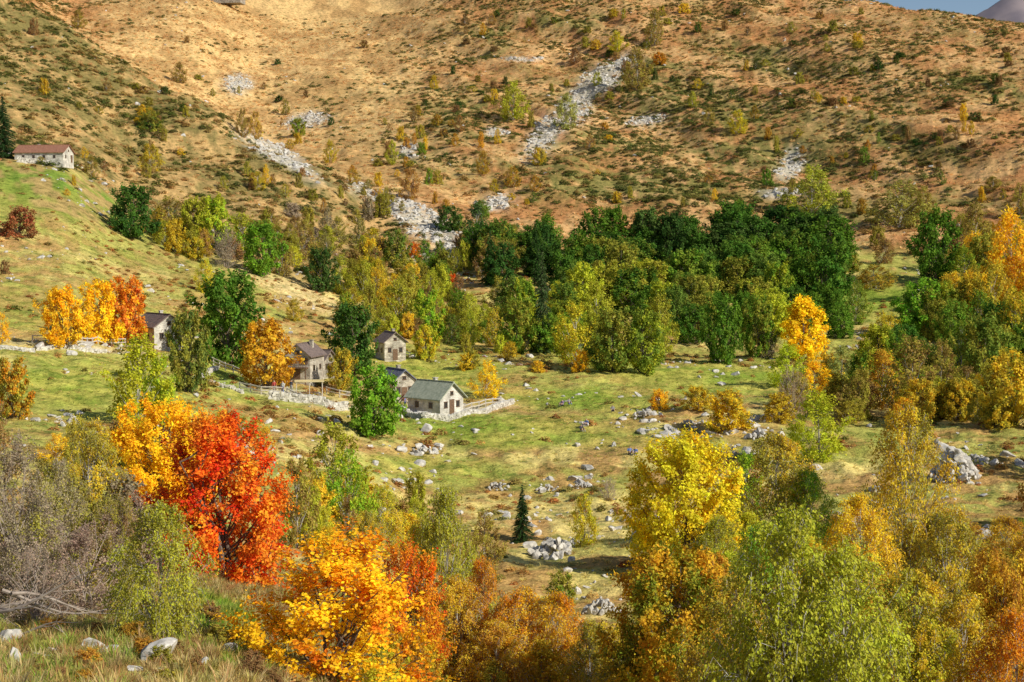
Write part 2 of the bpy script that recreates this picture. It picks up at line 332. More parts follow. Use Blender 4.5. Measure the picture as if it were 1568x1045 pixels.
def conifer(name, seed):
    rng = R(seed); g = Geo(); g.tube([(0, 0, -.03), (0, 0, .5), (0, 0, .99)], [.028, .015, .002], 6)
    P_, A_ = [], []
    for lev in range(30):
        t = .05+.93*lev/29.; Rr = .5*(1-t)**.85*(.85+.3*rng.rand())+.015
        for b in range(10 if t < .8 else 6):
            a = rng.rand()*6.28; r = Rr*(.7+.4*rng.rand()); z0 = t+rng.randn()*.006; e = np.array([math.cos(a)*r, math.sin(a)*r, z0-r*.28]); s0 = np.array([0, 0, z0])
            m = (s0+e)/2+[0, 0, -.02*r]; e[2] += r*.08
            g.tube([s0, m, e], [.004, .003, .001], 3)
            k = max(6, int(70*r/.5)); u = rng.rand(k)**.7
            pp = s0+(e-s0)*u[:, None]; side = np.array([-math.sin(a), math.cos(a), 0])
            pp = pp+side*(rng.randn(k)*.10*r*(1.2-u))[:, None]+[0, 0, -.012]*rng.rand(k, 1)
            P_.append(pp); A_.append(np.tile((e-s0)/r, (k, 1))+side*rng.randn(k, 1)*.6)
    p = np.concatenate(P_); ax = np.concatenate(A_); n = len(p)
    lv = np.stack([rng.rand(n), rng.rand(n)*.6, rng.rand(n)], 1)
    g.leaves(p, rng.randn(n, 3)*.35+[0, 0, 1], .05, .017, lv, rng, ax); return g.mesh(name, [M_bark, M_need])

T = {}
T['maple'] = [tree('maple', 3, 'dome', .06, 100, 34000, .020, .014, up=.6, tl=.17, spread=.018, K=7, stems=3, patch=1., trunk=.03, hole=.4)]
T['hibush'] = [tree('hibush', 8, 'bush', .06, 75, 17000, .024, .016, up=.5, tl=.2, spread=.02, K=6, stems=6, patch=1., trunk=.022, hole=.5)]
T['hiround'] = [tree('hiround%d' % i, 20+i, 'round', .06, 120, 30000, .024, .017, up=.3, tl=.12, spread=.022, K=6, patch=.9, hole=.25) for i in range(2)]
T['hibirch'] = [tree('hibirch%d' % i, 30+i, 'birch', .08, 100, 20000, .018, .014, bark=M_birch, up=.2, tl=.17, spread=.022, K=6, droop=.7, trunk=.016, patch=.7, hole=.5) for i in range(4)]
T['greybush'] = [tree('greybush%d' % i, 35+i, 'round', .03, 80, 15000, .017, .013, bark=M_grey, up=.5, tl=.18, spread=.022, K=6, stems=5, patch=.8, hole=.5) for i in range(2)]
T['round'] = [tree('round%d' % i, 40+i, 'round', .10, 75, 7500, .042, .031, tl=.09, spread=.028, K=4, patch=.8, up=.3) for i in range(5)]
T['dome'] = [tree('dome%d' % i, 50+i, 'dome', .06, 70, 7500, .042, .030, tl=.09, spread=.028, K=4, patch=.8, up=.3) for i in range(3)]
T['birch'] = [tree('birch%d' % i, 60+i, 'birch', .06, 60, 4800, .036, .026, bark=M_birch, up=.5, tl=.12, spread=.028, K=5, trunk=.018, hole=.5) for i in range(4)]
T['bush'] = [tree('bush%d' % i, 80+i, 'bush', .02, 45, 4000, .052, .038, tl=.15, K=5, spread=.03, stems=4, patch=.8) for i in range(3)]
T['bare'] = [tree('bare%d' % i, 90+i, 'bush', .05, 60, 4200, .020, .014, bark=M_grey, up=.9, tl=.22, K=5, stems=5, spread=.03) for i in range(2)]
T['spruce'] = [conifer('spruce%d' % i, 95+i) for i in range(2)]

G = (.095,.20,.028); G2 = (.17,.30,.032); G3 = (.25,.47,.035); YG = (.54,.56,.045); OL = (.42,.38,.055); Yw = (.98,.72,.03); OY = (.97,.58,.025); O = (.82,.36,.025)
OB = (.60,.33,.045); RD = (.86,.12,.02); BR = (.38,.22,.09); GY = (.42,.34,.24); PK = (.46,.32,.24); SG = (.04,.08,.025); GO = (.80,.57,.045); DG = (.06,.135,.028); BG = (.50,.50,.055)
KN = {'maple': 'maple_tree', 'hibush': 'cherry_tree', 'hiround': 'ash_tree', 'hibirch': 'birch_tree', 'round': 'broadleaf_tree', 'dome': 'beech_tree', 'birch': 'birch_tree', 'greybush': 'willow_shrub', 'bush': 'bush', 'bare': 'bare_bush', 'spruce': 'spruce_tree'}
WF = {'birch': 1.22, 'hibirch': 1.25, 'round': 1.08, 'dome': 1.1, 'hiround': 1.05, 'maple': 1.08, 'greybush': 1.1}
rt = random.Random(4)
def plant(px, top, base, w, kind, c1, c2=None, name=None):
    x, y, z, d, a = site(px, base); h = d*ray(px, top)[1]-z; ww = w*d/F*WF.get(kind, 1)
    o = addob(name or KN[kind], rt.choice(T[kind])); o.location = (x, y, z-.02*h); o.scale = (ww, ww*(.88+.24*rt.random()), h); o.rotation_euler = (0, 0, rt.random()*6.28)
    o['tint'] = list(c1); o['tint2'] = list(c2 or c1); return o
PL = [
 # foreground
 (352,632,888,250,'maple',(.88,.14,.022),(.92,.40,.035)),(248,608,800,165,'hiround',OY,Yw),(515,822,1052,330,'hibush',(.98,.64,.025),(.92,.34,.02)),(628,835,1030,120,'hibush',O,RD),
 (243,765,978,130,'hibirch',BG,OL),(25,665,900,150,'greybush',GY,OL),(45,745,930,150,'greybush',GY,OL),(130,800,945,150,'greybush',PK,GY),(60,830,960,130,'bare',PK,GY),(140,640,825,95,'hibirch',OL,GO),(95,700,870,100,'hibirch',OL,GY),(180,760,900,80,'greybush',OL,BR),
 (510,650,800,95,'birch',OL,YG),(530,690,815,80,'birch',G3,YG),(585,740,850,80,'hibirch',YG,GO),(682,745,1000,115,'hibirch',BG,OL),(645,790,960,90,'hibirch',BG,GO),(560,780,900,80,'hibirch',OL,GO),(455,700,840,60,'birch',OL,BR),(740,780,880,60,'birch',OL,BR),
 (742,850,1040,85,'hibirch',O,OB),(700,880,1050,110,'hibirch',OB,GO),(800,900,1060,120,'hibirch',GO,O),(855,905,1060,100,'hibirch',GO,O),(760,950,1075,120,'hibirch',GO,OB),(905,950,1080,90,'hibirch',OL,GO),
 (800,740,832,46,'spruce',SG,DG),(895,755,838,42,'birch',YG,GO),(932,732,772,36,'bare',GY,GY),(858,875,925,55,'bush',OL,G2),
 (1048,662,876,190,'hiround',(.74,.66,.04),Yw),(1030,838,1110,225,'hiround',(.76,.46,.035),(.26,.32,.035)),(1205,770,1150,215,'hibirch',BG,YG),(1290,830,1150,190,'hibirch',BG,YG),(1120,880,1130,150,'hibirch',OL,GO),
 (1188,662,850,130,'hibirch',OL,GO),(1143,690,800,60,'birch',G3,YG),(1235,715,860,90,'hibirch',YG,G3),(1388,615,862,120,'hibirch',GO,OL),(1312,755,960,130,'hibirch',GO,Yw),(1450,775,1000,130,'hibirch',OL,GO),(1530,840,1130,150,'hiround',OB,GO),
 (1395,870,1130,150,'hibirch',BG,GO),(1470,900,1140,150,'hibirch',GO,OL),(1350,930,1140,130,'hibirch',YG,OB),(1245,930,1140,130,'hibirch',YG,OL),(1550,930,1145,130,'hibirch',O,OB),(1475,780,830,50,'bare',BR,OB),(1100,790,900,80,'hibirch',OL,YG),
 (1420,950,1145,140,'hibirch',YG,GO),(950,1000,1110,110,'hibirch',OL,GO),(1180,970,1145,140,'hibirch',BG,GO),(1160,800,960,90,'hibirch',G3,YG),(1540,790,900,90,'hibirch',GO,OB),
 # around the hamlet
 (213,512,655,88,'birch',YG,(.6,.58,.03)),(245,540,655,56,'birch',YG,G3),(290,472,602,64,'round',(.14,.20,.045),OL),(350,412,562,118,'round',G2,G),(408,488,597,104,'round',(.78,.47,.035),OB),
 (573,558,672,90,'round',G3,G2),(540,462,577,84,'round',(.085,.165,.035),G),(523,533,602,44,'round',OL,GO),(745,552,614,44,'birch',Yw,GO),(652,497,553,44,'round',YG,GO),(650,596,634,24,'bush',GO,YG),
 (97,438,534,68,'round',OY,GO),(152,428,528,60,'round',Yw,OY),(192,422,525,74,'round',(.78,.26,.045),OY),(3,478,528,24,'birch',OY,GO),(18,545,645,60,'round',OL,O),(480,602,612,22,'bush',GO,YG),
 # left meadow edge
 (203,282,366,70,'round',DG,G),(262,300,372,62,'birch',OL,BR),(300,300,380,56,'round',OL,YG),(330,298,385,62,'round',YG,G3),(345,350,412,56,'bare',GY,GY),(402,338,424,68,'round',G2,G3),(372,325,395,50,'birch',YG,OL),(245,318,365,40,'birch',OL,GO),
 (30,316,364,62,'bush',(.40,.13,.06),BR),(140,238,272,24,'birch',OL,BR),(6,145,244,46,'spruce',(.03,.06,.025),DG),(230,168,203,40,'bush',OL,DG),(275,95,128,24,'birch',BR,OL),(230,220,262,34,'birch',OL,GO),(8,398,422,18,'bush',BR,BR),
 (492,378,447,48,'round',(.11,.19,.045),DG),(465,338,400,44,'birch',OL,BR),(500,345,392,36,'birch',OL,YG),(315,396,450,30,'birch',YG,GO),(432,365,425,38,'birch',OL,BR),(450,458,492,26,'birch',OL,GO),(545,380,430,40,'bush',BR,OL),
 (120,15,45,24,'birch',OL,BR),(52,28,55,18,'bush',BR,BR),(372,165,210,20,'birch',BR,OL),(392,170,216,20,'birch',BR,GO),(395,262,292,26,'birch',OL,GO),
 # hill
 (786,124,186,44,'birch',YG,OL),(867,142,198,38,'birch',(.46,.48,.17),OL),(1010,80,104,24,'round',OB,O),(1003,12,72,26,'birch',OL,BR),(945,48,82,26,'birch',YG,GO),(975,72,138,42,'birch',OL,BR),(740,35,58,14,'birch',OB,GO),
 (1242,252,332,72,'birch',(.40,.42,.07),YG),(1378,275,352,74,'birch',(.36,.34,.10),OL),(1412,285,340,40,'birch',OL,BR),(1130,168,212,30,'birch',YG,GO),(600,215,255,20,'birch',YG,OL),(626,256,312,36,'birch',BR,OB),(688,314,358,42,'round',(.13,.21,.04),DG),
 (730,308,392,42,'birch',(.12,.20,.06),DG),(457,180,212,22,'round',OL,G2),(505,214,250,22,'birch',OL,GO),(880,75,100,20,'birch',BR,BR),(1060,140,165,20,'birch',OL,YG),(1085,165,195,20,'birch',OL,BR),(825,225,255,24,'birch',GO,OL),(785,255,290,26,'birch',OB,OL),(740,230,270,22,'birch',OB,OL),
 (665,115,138,14,'birch',GO,OL),(1520,270,300,30,'birch',OL,BR),(1490,310,390,50,'birch',OL,BR),(760,15,30,14,'bush',DG,OL),(848,25,38,16,'bush',DG,OL),(540,258,285,20,'birch',OB,OL),(640,160,180,14,'bush',OL,OB),(1068,120,140,14,'birch',GO,OL),(915,110,135,18,'birch',YG,OL),
 # gully
 (605,352,412,50,'round',(.16,.25,.045),OL),(573,348,398,40,'birch',OL,Yw),(634,370,397,26,'bush',(.72,.20,.04),O),(690,416,450,24,'bush',(.8,.2,.03),RD),(556,398,462,40,'birch',OL,YG),(612,425,512,62,'birch',OL,YG),(655,442,522,54,'round',G3,YG),
 (718,455,525,46,'birch',OL,YG),(690,470,520,36,'birch',OL,GO),(750,362,432,44,'birch',BR,OL),(775,370,425,36,'birch',BR,OL),(830,382,542,50,'spruce',(.10,.14,.055),DG),(590,470,520,36,'birch',OL,YG),(660,415,470,34,'birch',YG,OL),(540,440,480,36,'birch',OL,GO),
 # forest front edge
 (792,455,542,62,'round',G2,OL),(882,462,562,66,'birch',YG,GO),(890,535,573,30,'bush',OY,GO),(938,470,572,76,'round',(.20,.29,.045),OL),(985,475,572,76,'round',(.24,.33,.045),YG),(912,430,520,60,'birch',YG,OL),(1105,448,558,64,'round',G2,G),
 (1160,450,548,60,'round',G2,OL),(1228,452,552,84,'dome',Yw,Yw),(1178,500,552,38,'bare',GY,GY),(1205,526,596,60,'birch',(.56,.66,.04),YG),(988,396,480,84,'round',YG,OL),(925,398,470,60,'round',OL,YG),(800,425,520,50,'round',G2,YG),(760,470,530,40,'birch',OL,GO),
 (1060,465,530,60,'round',G,G2),(1190,400,490,64,'round',G2,YG),(1265,355,470,90,'round',G,G2),(1310,430,500,40,'birch',G2,OL),(1010,450,540,50,'birch',OL,YG),
 # right side
 (1432,318,432,76,'round',G2,G),(1410,425,520,84,'round',G3,G2),(1340,405,445,56,'birch',OL,OB),(1245,552,612,62,'birch',Yw,OY),(1212,565,645,66,'bare',BR,GY),(1288,528,592,50,'birch',(.42,.48,.16),OL),(1358,480,560,60,'birch',OL,Yw),(1350,535,625,64,'birch',OB,GO),(1395,515,640,74,'birch',OL,BR),
 (1488,415,510,64,'round',GO,OL),(1545,322,470,84,'birch',OY,GO),(1520,400,520,60,'birch',OL,GO),(1505,480,612,84,'round',(.21,.29,.045),OL),(1552,440,560,70,'birch',GO,G2),(1548,535,650,90,'round',GO,OL),(1470,578,648,56,'round',GO,OL),(1405,580,648,60,'round',GO,OL),(1440,520,600,50,'birch',OL,BR),
 (1115,598,660,82,'bush',(.92,.64,.03),OL),(1068,590,632,52,'bush',GO,OL),(1010,595,628,36,'bush',OY,GO),(1252,598,704,80,'birch',YG,(.56,.62,.04)),(1385,608,660,50,'birch',GO,O),(1200,600,640,40,'bush',BR,OL),(1350,560,600,36,'bare',PK,GY),(1300,590,640,60,'birch',OL,BR),
 (1560,380,470,60,'birch',GO,O),(1480,490,560,50,'round',G3,YG),(1450,440,520,50,'round',G2,OL),(1530,600,660,60,'bush',OL,GO),(1560,280,330,36,'birch',OL,BR),
]
for p in PL: plant(*p)

# ------------------------------------------------------------ scattering (one object per mass)
def source(name, meshes):
    c = bpy.data.collections.new(name+'_source')
    for i, m in enumerate(meshes): c.objects.link(bpy.data.objects.new('%s_v%02d' % (name, i), m))
    return c
def scatter(name, P_, rot, scl, idx, t1, t2, coll):
    me = bpy.data.meshes.new(name); n = len(P_); me.vertices.add(n); me.vertices.foreach_set('co', np.asarray(P_, np.float32).ravel())
    for k, v in (('rot', rot), ('scl', scl), ('tint', t1), ('tint2', t2)):
        a = me.attributes.new(k, 'FLOAT_VECTOR', 'POINT'); a.data.foreach_set('vector', np.asarray(v, np.float32).ravel())
    a = me.attributes.new('vidx', 'INT', 'POINT'); a.data.foreach_set('value', np.asarray(idx, np.int32))
    o = addob(name, me); ng = bpy.data.node_groups.new(name, 'GeometryNodeTree')
    ng.interface.new_socket('Geometry', in_out='INPUT', socket_type='NodeSocketGeometry'); ng.interface.new_socket('Geometry', in_out='OUTPUT', socket_type='NodeSocketGeometry')
    gi = ng.nodes.new('NodeGroupInput'); go = ng.nodes.new('NodeGroupOutput'); ip = ng.nodes.new('GeometryNodeInstanceOnPoints'); ci = ng.nodes.new('GeometryNodeCollectionInfo')
    ci.inputs['Collection'].default_value = coll; ci.inputs['Separate Children'].default_value = True; ci.inputs['Reset Children'].default_value = True
    L = ng.links.new; L(gi.outputs[0], ip.inputs['Points']); L(ci.outputs[0], ip.inputs['Instance']); ip.inputs['Pick Instance'].default_value = True
    for k, s, t in (('vidx', 'Instance Index', 'INT'), ('rot', 'Rotation', 'FLOAT_VECTOR'), ('scl', 'Scale', 'FLOAT_VECTOR')):
        na = ng.nodes.new('GeometryNodeInputNamedAttribute'); na.data_type = t; na.inputs['Name'].default_value = k; L(na.outputs[0], ip.inputs[s])
    L(ip.outputs[0], go.inputs[0]); md = o.modifiers.new('scatter', 'NODES'); md.node_group = ng; return o
def sample(n, pxa, pxb, da, db, rng):
    a0 = ray(pxa, 400)[0]; a1 = ray(pxb, 400)[0]
    a = a0+(a1-a0)*rng.rand(n); d = np.sqrt(da*da+(db*db-da*da)*rng.rand(n)); x = d*np.sin(a); y = d*np.cos(a); z = ground(a, d); px, py = proj(x, y, z)
    return x, y, z, d, px, py
def fin(name, sel, x, y, z, sc, flat, pal, pick, nv, coll, rng, tilt=.1, sink=.0):
    x, y, z, sc = x[sel], y[sel], z[sel], sc[sel]; n = len(x); pal = np.array(pal, float)
    t1 = pal[pick[sel]]*(.8+.4*rng.rand(n, 1)); t2 = t1*.6+.4*pal[rng.randint(len(pal), size=n)]
    s3 = np.stack([sc*(.7+.6*rng.rand(n)), sc*(.7+.6*rng.rand(n)), sc*flat*(.7+.6*rng.rand(n))], 1)
    rot = np.stack([rng.randn(n)*tilt, rng.randn(n)*tilt, rng.rand(n)*6.28], 1)
    return scatter(name, np.stack([x, y, z-sink*sc], 1), rot, s3, rng.randint(nv, size=n), t1, t2, coll)

def lowshrub(name, seed, n=140, L=.2):
    rng = R(seed); g = Geo(); a = rng.rand(n)*6.28; r = .5*np.sqrt(rng.rand(n)); h = (1-(r/.5)**2)*.75
    lob = 1+.25*np.sin(a*3+seed)+.15*np.sin(a*5+seed*2)
    p = np.stack([np.cos(a)*r*lob, np.sin(a)*r*lob, (h*(.45+.55*rng.rand(n)))*lob+.03], 1)
    lv = np.stack([rng.rand(n), np.clip(rng.rand(n), 0, 1), rng.rand(n)], 1)
    g.leaves(p, rng.randn(n, 3)*.5+p*1.4+[0, 0, .4], L, L*.7, lv, rng); return g.mesh(name, [M_bark, M_leaf])
def tuft(name, seed, n=30, wid=.05):
    rng = R(seed); v = []; f = []; lv = []
    for i in range(n):
        a = rng.rand()*6.28; r = .35*math.sqrt(rng.rand()); b = np.array([math.cos(a)*r, math.sin(a)*r, -.05]); h = .5+.6*rng.rand(); ln = np.array([math.cos(a), math.sin(a), 0])*h*(.15+.6*rng.rand())+rng.randn(3)*[.1, .1, 0]
        s = np.array([-math.sin(a), math.cos(a), 0])*wid*(.6+rng.rand()*.8); m = b+ln*.35+[0, 0, h*.6]; e = b+ln+[0, 0, h]
        k = len(v); v += [b-s*.6, b+s*.6, m+s*.5, m-s*.5, e]; f += [(k, k+1, k+2, k+3), (k+3, k+2, k+4)]; q_ = rng.rand(3); lv += [q_]*5
    me = newmesh(name, np.array(v), f, [M_grass]); at = me.attributes.new('leafv', 'FLOAT_COLOR', 'POINT')
    at.data.foreach_set('color', np.concatenate([np.array(lv), np.ones((len(lv), 1))], 1).astype(np.float32).ravel()); return me
import bmesh
def rockmesh(name, seed, sub=2):
    bm = bmesh.new(); bmesh.ops.create_icosphere(bm, subdivisions=sub, radius=.5); rng = R(seed)
    pl = rng.randn(13, 3); pl /= np.linalg.norm(pl, axis=1)[:, None]; dd = .20+.19*rng.rand(13)
    for v in bm.verts:
        c = np.array(v.co)
        for p_, d_ in zip(pl, dd):
            k = c.dot(p_)-d_
            if k > 0: c = c-p_*k
        c = c*(1+.025*rng.randn()); v.co = c*[1.35, 1.0, .95]
    me = bpy.data.meshes.new(name); bm.to_mesh(me); bm.free(); me.materials.append(M_rock); return me
C_sh = source('low_shrub', [lowshrub('low_shrub%d' % i, 100+i) for i in range(4)])
C_tu = source('grass_tuft', [tuft('grass_tuft%d' % i, 110+i) for i in range(4)])
RM = [rockmesh('rock%d' % i, 120+i) for i in range(9)]; C_rk = source('rock', RM)
rng = R(77)
# hillside heather / juniper
x, y, z, d, px, py = sample(105000, -250, 1850, 330, 1050, rng)
hill, scree, green, path = masks(px, py, x, y); spur, back = zones(px, d)
n = fbm(x, y, 45, 4, 20); n2 = fbm(x, y, 9, 3, 21)
shb = heath(px, py, fbm(x, y, 60, 5, 10), fbm(x, y*.8, 14, 5, 11))
dens = hill*(1-scree)*np.clip(sst(n*.6+n2*.4, .46, .60)*.55+.10+.40*spur*sst(n2, .35, .55)+.85*shb*sst(n2, .34, .5), 0, 1)*(1-.85*back)
dens *= 1-np.clip(blob(px, py, 90, 300, 140, 40, 15)*2, 0, 1)
sel = rng.rand(len(x)) < dens
pick = np.where(rng.rand(len(x)) < np.clip(sst(n, .44, .56)*.65+.12+shb+.3*spur, 0, .92), rng.randint(0, 4, len(x)), rng.randint(4, 8, len(x)))
fin('hillside_shrubs', sel, x, y, z, 1.1+2.8*rng.rand(len(x))**2.6, .45, [(.17,.20,.045),(.23,.225,.055),(.12,.155,.04),(.14,.18,.05),(.40,.25,.085),(.47,.28,.095),(.38,.32,.09),(.50,.36,.12)], pick, 4, C_sh, rng)
# tawny grass tussocks on the hill
x, y, z, d, px, py = sample(42000, -200, 1800, 330, 1050, rng)
hill, scree, green, path = masks(px, py, x, y); spur, back = zones(px, d)
shb = heath(px, py, fbm(x, y, 60, 5, 10), fbm(x, y*.8, 14, 5, 11))
sel = rng.rand(len(x)) < hill*(1-scree)*.75*(1-.8*shb)*(1-.45*spur)
fin('hillside_tussocks', sel, x, y, z, 1.0+1.2*rng.rand(len(x)), .5, [(.82,.56,.25),(.72,.46,.20),(.60,.34,.14),(.85,.63,.30)], rng.randint(0, 4, len(x)), 4, C_tu, rng)
# bracken and low scrub on the valley floor
x, y, z, d, px, py = sample(38000, -200, 1800, 22, 420, rng)
hill, scree, green, path = masks(px, py, x, y); n = fbm(x, y, 16, 4, 22)
sel = rng.rand(len(x)) < (1-hill)*(1-path)*(1-.85*green)*(sst(n, .53, .65)*.5+.03)*np.where(d < 60, 2.2, 1)
fin('bracken', sel, x, y, z, .4+.9*rng.rand(len(x))**1.5*np.clip(d/120, .5, 1.5), .5, [(.52,.19,.06),(.40,.18,.06),(.50,.31,.09),(.33,.29,.08),(.58,.37,.11),(.22,.23,.05)], rng.randint(0, 6, len(x)), 4, C_sh, rng)
# meadow grass
x, y, z, d, px, py = sample(34000, -200, 1800, 60, 330, rng)
hill, scree, green, path = masks(px, py, x, y)
sel = rng.rand(len(x)) < (1-hill)*(1-path)
pk = np.where(rng.rand(len(x)) < green, rng.randint(0, 2, len(x)), rng.randint(2, 6, len(x)))
fin('meadow_grass', sel, x, y, z, .25+.3*rng.rand(len(x)), .4, [(.36,.44,.07),(.50,.50,.11),(.64,.54,.17),(.80,.64,.27),(.68,.46,.19),(.52,.48,.13)], pk, 4, C_tu, rng)
x, y, z, d, px, py = sample(30000, -150, 1700, 7, 62, rng)
hill, scree, green, path = masks(px, py, x, y); n = fbm(x, y, 5, 3, 26)
pk = np.where((n > .5) & (rng.rand(len(x)) < .25+green), rng.randint(0, 3, len(x)), rng.randint(3, 9, len(x)))
fin('foreground_grass', d > 0, x, y, z, .10+.26*rng.rand(len(x))**1.5, .85, [(.22,.38,.04),(.30,.43,.06),(.40,.42,.09),(.58,.44,.15),(.66,.50,.23),(.46,.24,.10),(.38,.25,.11),(.55,.46,.23),(.40,.37,.11)], pk, 4, C_tu, rng)
# rocks
x, y, z, d, px, py = sample(120000, -150, 1750, 330, 1000, rng)
hill, scree, green, path = masks(px, py, x, y)
sel = rng.rand(len(x)) < sst(scree, .18, .65)*.95+.003*hill
one = np.ones((1, 3))
fin('scree_rocks', sel, x, y, z, .9+2.1*rng.rand(len(x))**2., .75, one, np.zeros(len(x), int), 9, C_rk, rng, .4)
x, y, z, d, px, py = sample(110000, -150, 1750, 18, 430, rng); n = fbm(x, y, 14, 3, 25)
hill, scree, green, path = masks(px, py, x, y)
RP = [(1460,700,34,34,0),(920,915,36,24,0),(845,832,46,18,0),(835,748,26,11,0),(890,740,26,10,0),(762,744,26,10,0),(1120,690,30,14,0),(1150,660,60,9,5),(985,635,40,9,-5),(690,400,34,40,20),(130,530,80,8,5),(640,690,40,9,0),(1540,705,30,10,0),(640,380,50,40,30),(60,640,90,9,0),(1050,655,120,12,0),(920,880,60,20,0),(380,690,60,30,0),(640,640,40,8,0),(230,1005,170,18,0),(1500,820,40,10,0),(620,740,60,20,0),(960,800,50,20,0),(800,790,60,12,0)]
rp = 0
for b in RP: rp = np.maximum(rp, blob(px, py, *b))
sel = rng.rand(len(x)) < np.clip(rp*.38*np.clip(d/110, .12, 1.2)**-.5+sst(n, .54, .68)*.045, 0, 1)*(1-path)
fin('pasture_rocks', sel, x, y, z, (.25+1.0*rng.rand(len(x))**2.8)*np.clip(d/110, .35, 1.5), .75, one, np.zeros(len(x), int), 9, C_rk, rng, .35, -.05)
def rockpile(px, py, wpx, hpx, n):
    cx, cy_, cz_, d, a = site(px, py); rx = wpx*d/F/2; hh = hpx*d/F; r = R(int(px)); vs = []; fs = []; k0 = 0
    for i in range(n):
        m = RM[r.randint(9)]; co = np.array([v.co[:] for v in m.vertices]); u = r.rand()**.6; an = r.rand()*6.28; ox, oy = math.cos(an)*u*rx, math.sin(an)*u*rx*.9
        s = (.45+.8*r.rand()**2)*min(1, rx*.5)*np.array([1, .9, .8]); q_ = r.randn(3, 3); q_, _ = np.linalg.qr(q_)
        co = (co*s)@q_.T+[cx+ox, cy_+oy, gxy(cx+ox, cy_+oy)+.05+hh*.75*(1-u*u)*r.rand()**.5]
        vs.append(co); fs += [tuple(k0+v for v in f.vertices) for f in m.polygons]; k0 += len(co)
    addob('rock_pile', newmesh('rock_pile', np.concatenate(vs), fs, [M_rock]))
for b in [(1462,738,72,62,150),(762,752,38,12,26),(837,755,36,14,28),(890,748,34,12,24),(1120,700,34,16,26),(845,850,70,24,60),(920,940,60,30,60),(985,644,36,12,22),(1160,672,40,14,24),(650,695,46,12,26),(1052,655,26,10,14),(1500,712,40,14,22)]: rockpile(*b)
def boulder(px, py, w):
    bx, by, bz, d, a = site(px, py); o = addob('boulder', rockmesh('boulder', int(px), 3)); s = w*d/F*.95; o.location = (bx, by, bz+s*.12); o.scale = (s, s*.8, s*(.55+.35*rt.random())); o.rotation_euler = (rt.random()*.5-.2, rt.random()*.5-.2, rt.random()*6)
for b in [(245,1012,66),(20,985,54),(350,1000,36),(170,1000,32),(60,1010,26),(868,852,26),(815,842,26),(912,828,24),(962,800,22),(1502,826,34),(865,617,10),(990,665,16),(1330,655,14),(1560,712,22),(895,660,14),(232,448,12),(480,470,5),(940,684,14),(885,686,14),(300,612,12),(110,548,14),(410,650,18),(745,795,20),(700,790,16),(1250,720,20),(1080,640,14),(960,640,12),(1395,662,14)]: boulder(*b)

# thickets: distant tree masses
order = T['round']+T['birch']+T['bush']+T['dome']+T['spruce']; C_ft = source('thicket_tree', order)
def mass(name, specs, seed):
    r = R(seed); P_ = []; sc = []; ix = []; a1 = []; a2 = []; ro = []
    for (x0, x1, b0, b1, n, hh, ww, kinds, pal) in specs:
        for i in range(n):
            px = x0+(x1-x0)*r.rand(); py = b0+(b1-b0)*r.rand(); X_, Y_, Z_, d, a = site(px, py); h = (hh[0]+(hh[1]-hh[0])*r.rand())*d/F; w = (ww[0]+(ww[1]-ww[0])*r.rand())*d/F*1.12
            k = kinds[r.randint(len(kinds))]; rg = {'r': (0, 5), 'b': (5, 9), 'u': (9, 12), 'd': (12, 15), 's': (15, 17)}[k]
            P_.append((X_, Y_, Z_-.03*h)); ix.append(r.randint(*rg)); c = np.array(pal[r.randint(len(pal))])*(.75+.45*r.rand()); c2 = np.array(pal[r.randint(len(pal))])
            if k == 's': c = np.array(DG); c2 = c; w *= .6; h *= 1.2
            sc.append((w, w*(.8+.4*r.rand()), h)); a1.append(c); a2.append(c*.5+c2*.5); ro.append((r.randn()*.03, r.randn()*.03, r.rand()*6.28))
    scatter(name, P_, ro, sc, ix, a1, a2, C_ft)
mass('forest', [
 (900,1300,392,420,28,(60,92),(54,84),'rrrrrd',[G,G,DG,G2,G2,(.12,.19,.045)]),
 (720,900,400,440,16,(46,80),(40,64),'rrbrs',[G,G2,OL,DG]),
 (860,1290,430,470,26,(54,88),(46,78),'rrrrb',[G,G2,G2,OL,(.20,.29,.05)]),
 (760,1200,480,520,22,(54,80),(42,70),'rrrrb',[G,G2,OL,(.20,.29,.05),YG]),
 (800,1020,520,556,12,(46,66),(36,60),'rb',[G2,OL,YG]),
 (1080,1290,480,530,10,(46,66),(40,60),'rr',[G2,G,OL]),
], 1)
mass('gully_thicket', [
 (420,730,400,440,26,(26,52),(20,40),'bbu',[OL,BR,YG,OL,GO,G2]),
 (520,760,440,530,44,(32,62),(24,46),'bbru',[OL,YG,OL,GO,BR,G2]),
 (240,430,360,400,16,(30,50),(26,42),'bbu',[OL,YG,BR,GO]),
 (440,600,330,400,18,(18,44),(14,32),'bbu',[OL,BR,OL,GY]),
 (380,600,270,330,16,(10,26),(10,18),'bbu',[OL,BR,OB,GO]),
 (700,800,330,400,14,(16,36),(14,28),'bbu',[OL,BR,OL,G2]),
 (700,900,540,575,8,(18,34),(18,30),'bu',[OL,GO,YG]),
], 2)
mass('right_wood', [
 (1300,1580,600,655,26,(46,76),(36,64),'brru',[OL,YG,GO,G2,OL,BR,YG]),
 (1330,1600,510,600,30,(50,86),(40,70),'brr',[OL,G2,YG,GO,G,OL,G2]),
 (1440,1640,400,500,16,(50,80),(44,64),'brb',[OL,GO,GO,G2]),
 (1190,1330,580,660,12,(30,52),(30,44),'bu',[OL,BR,GO,OL]),
 (1300,1600,370,420,14,(24,50),(24,44),'bu',[OL,BR,OL]),
 (1590,1850,420,660,20,(60,90),(46,70),'brd',[OL,OY,G2]),
], 3)
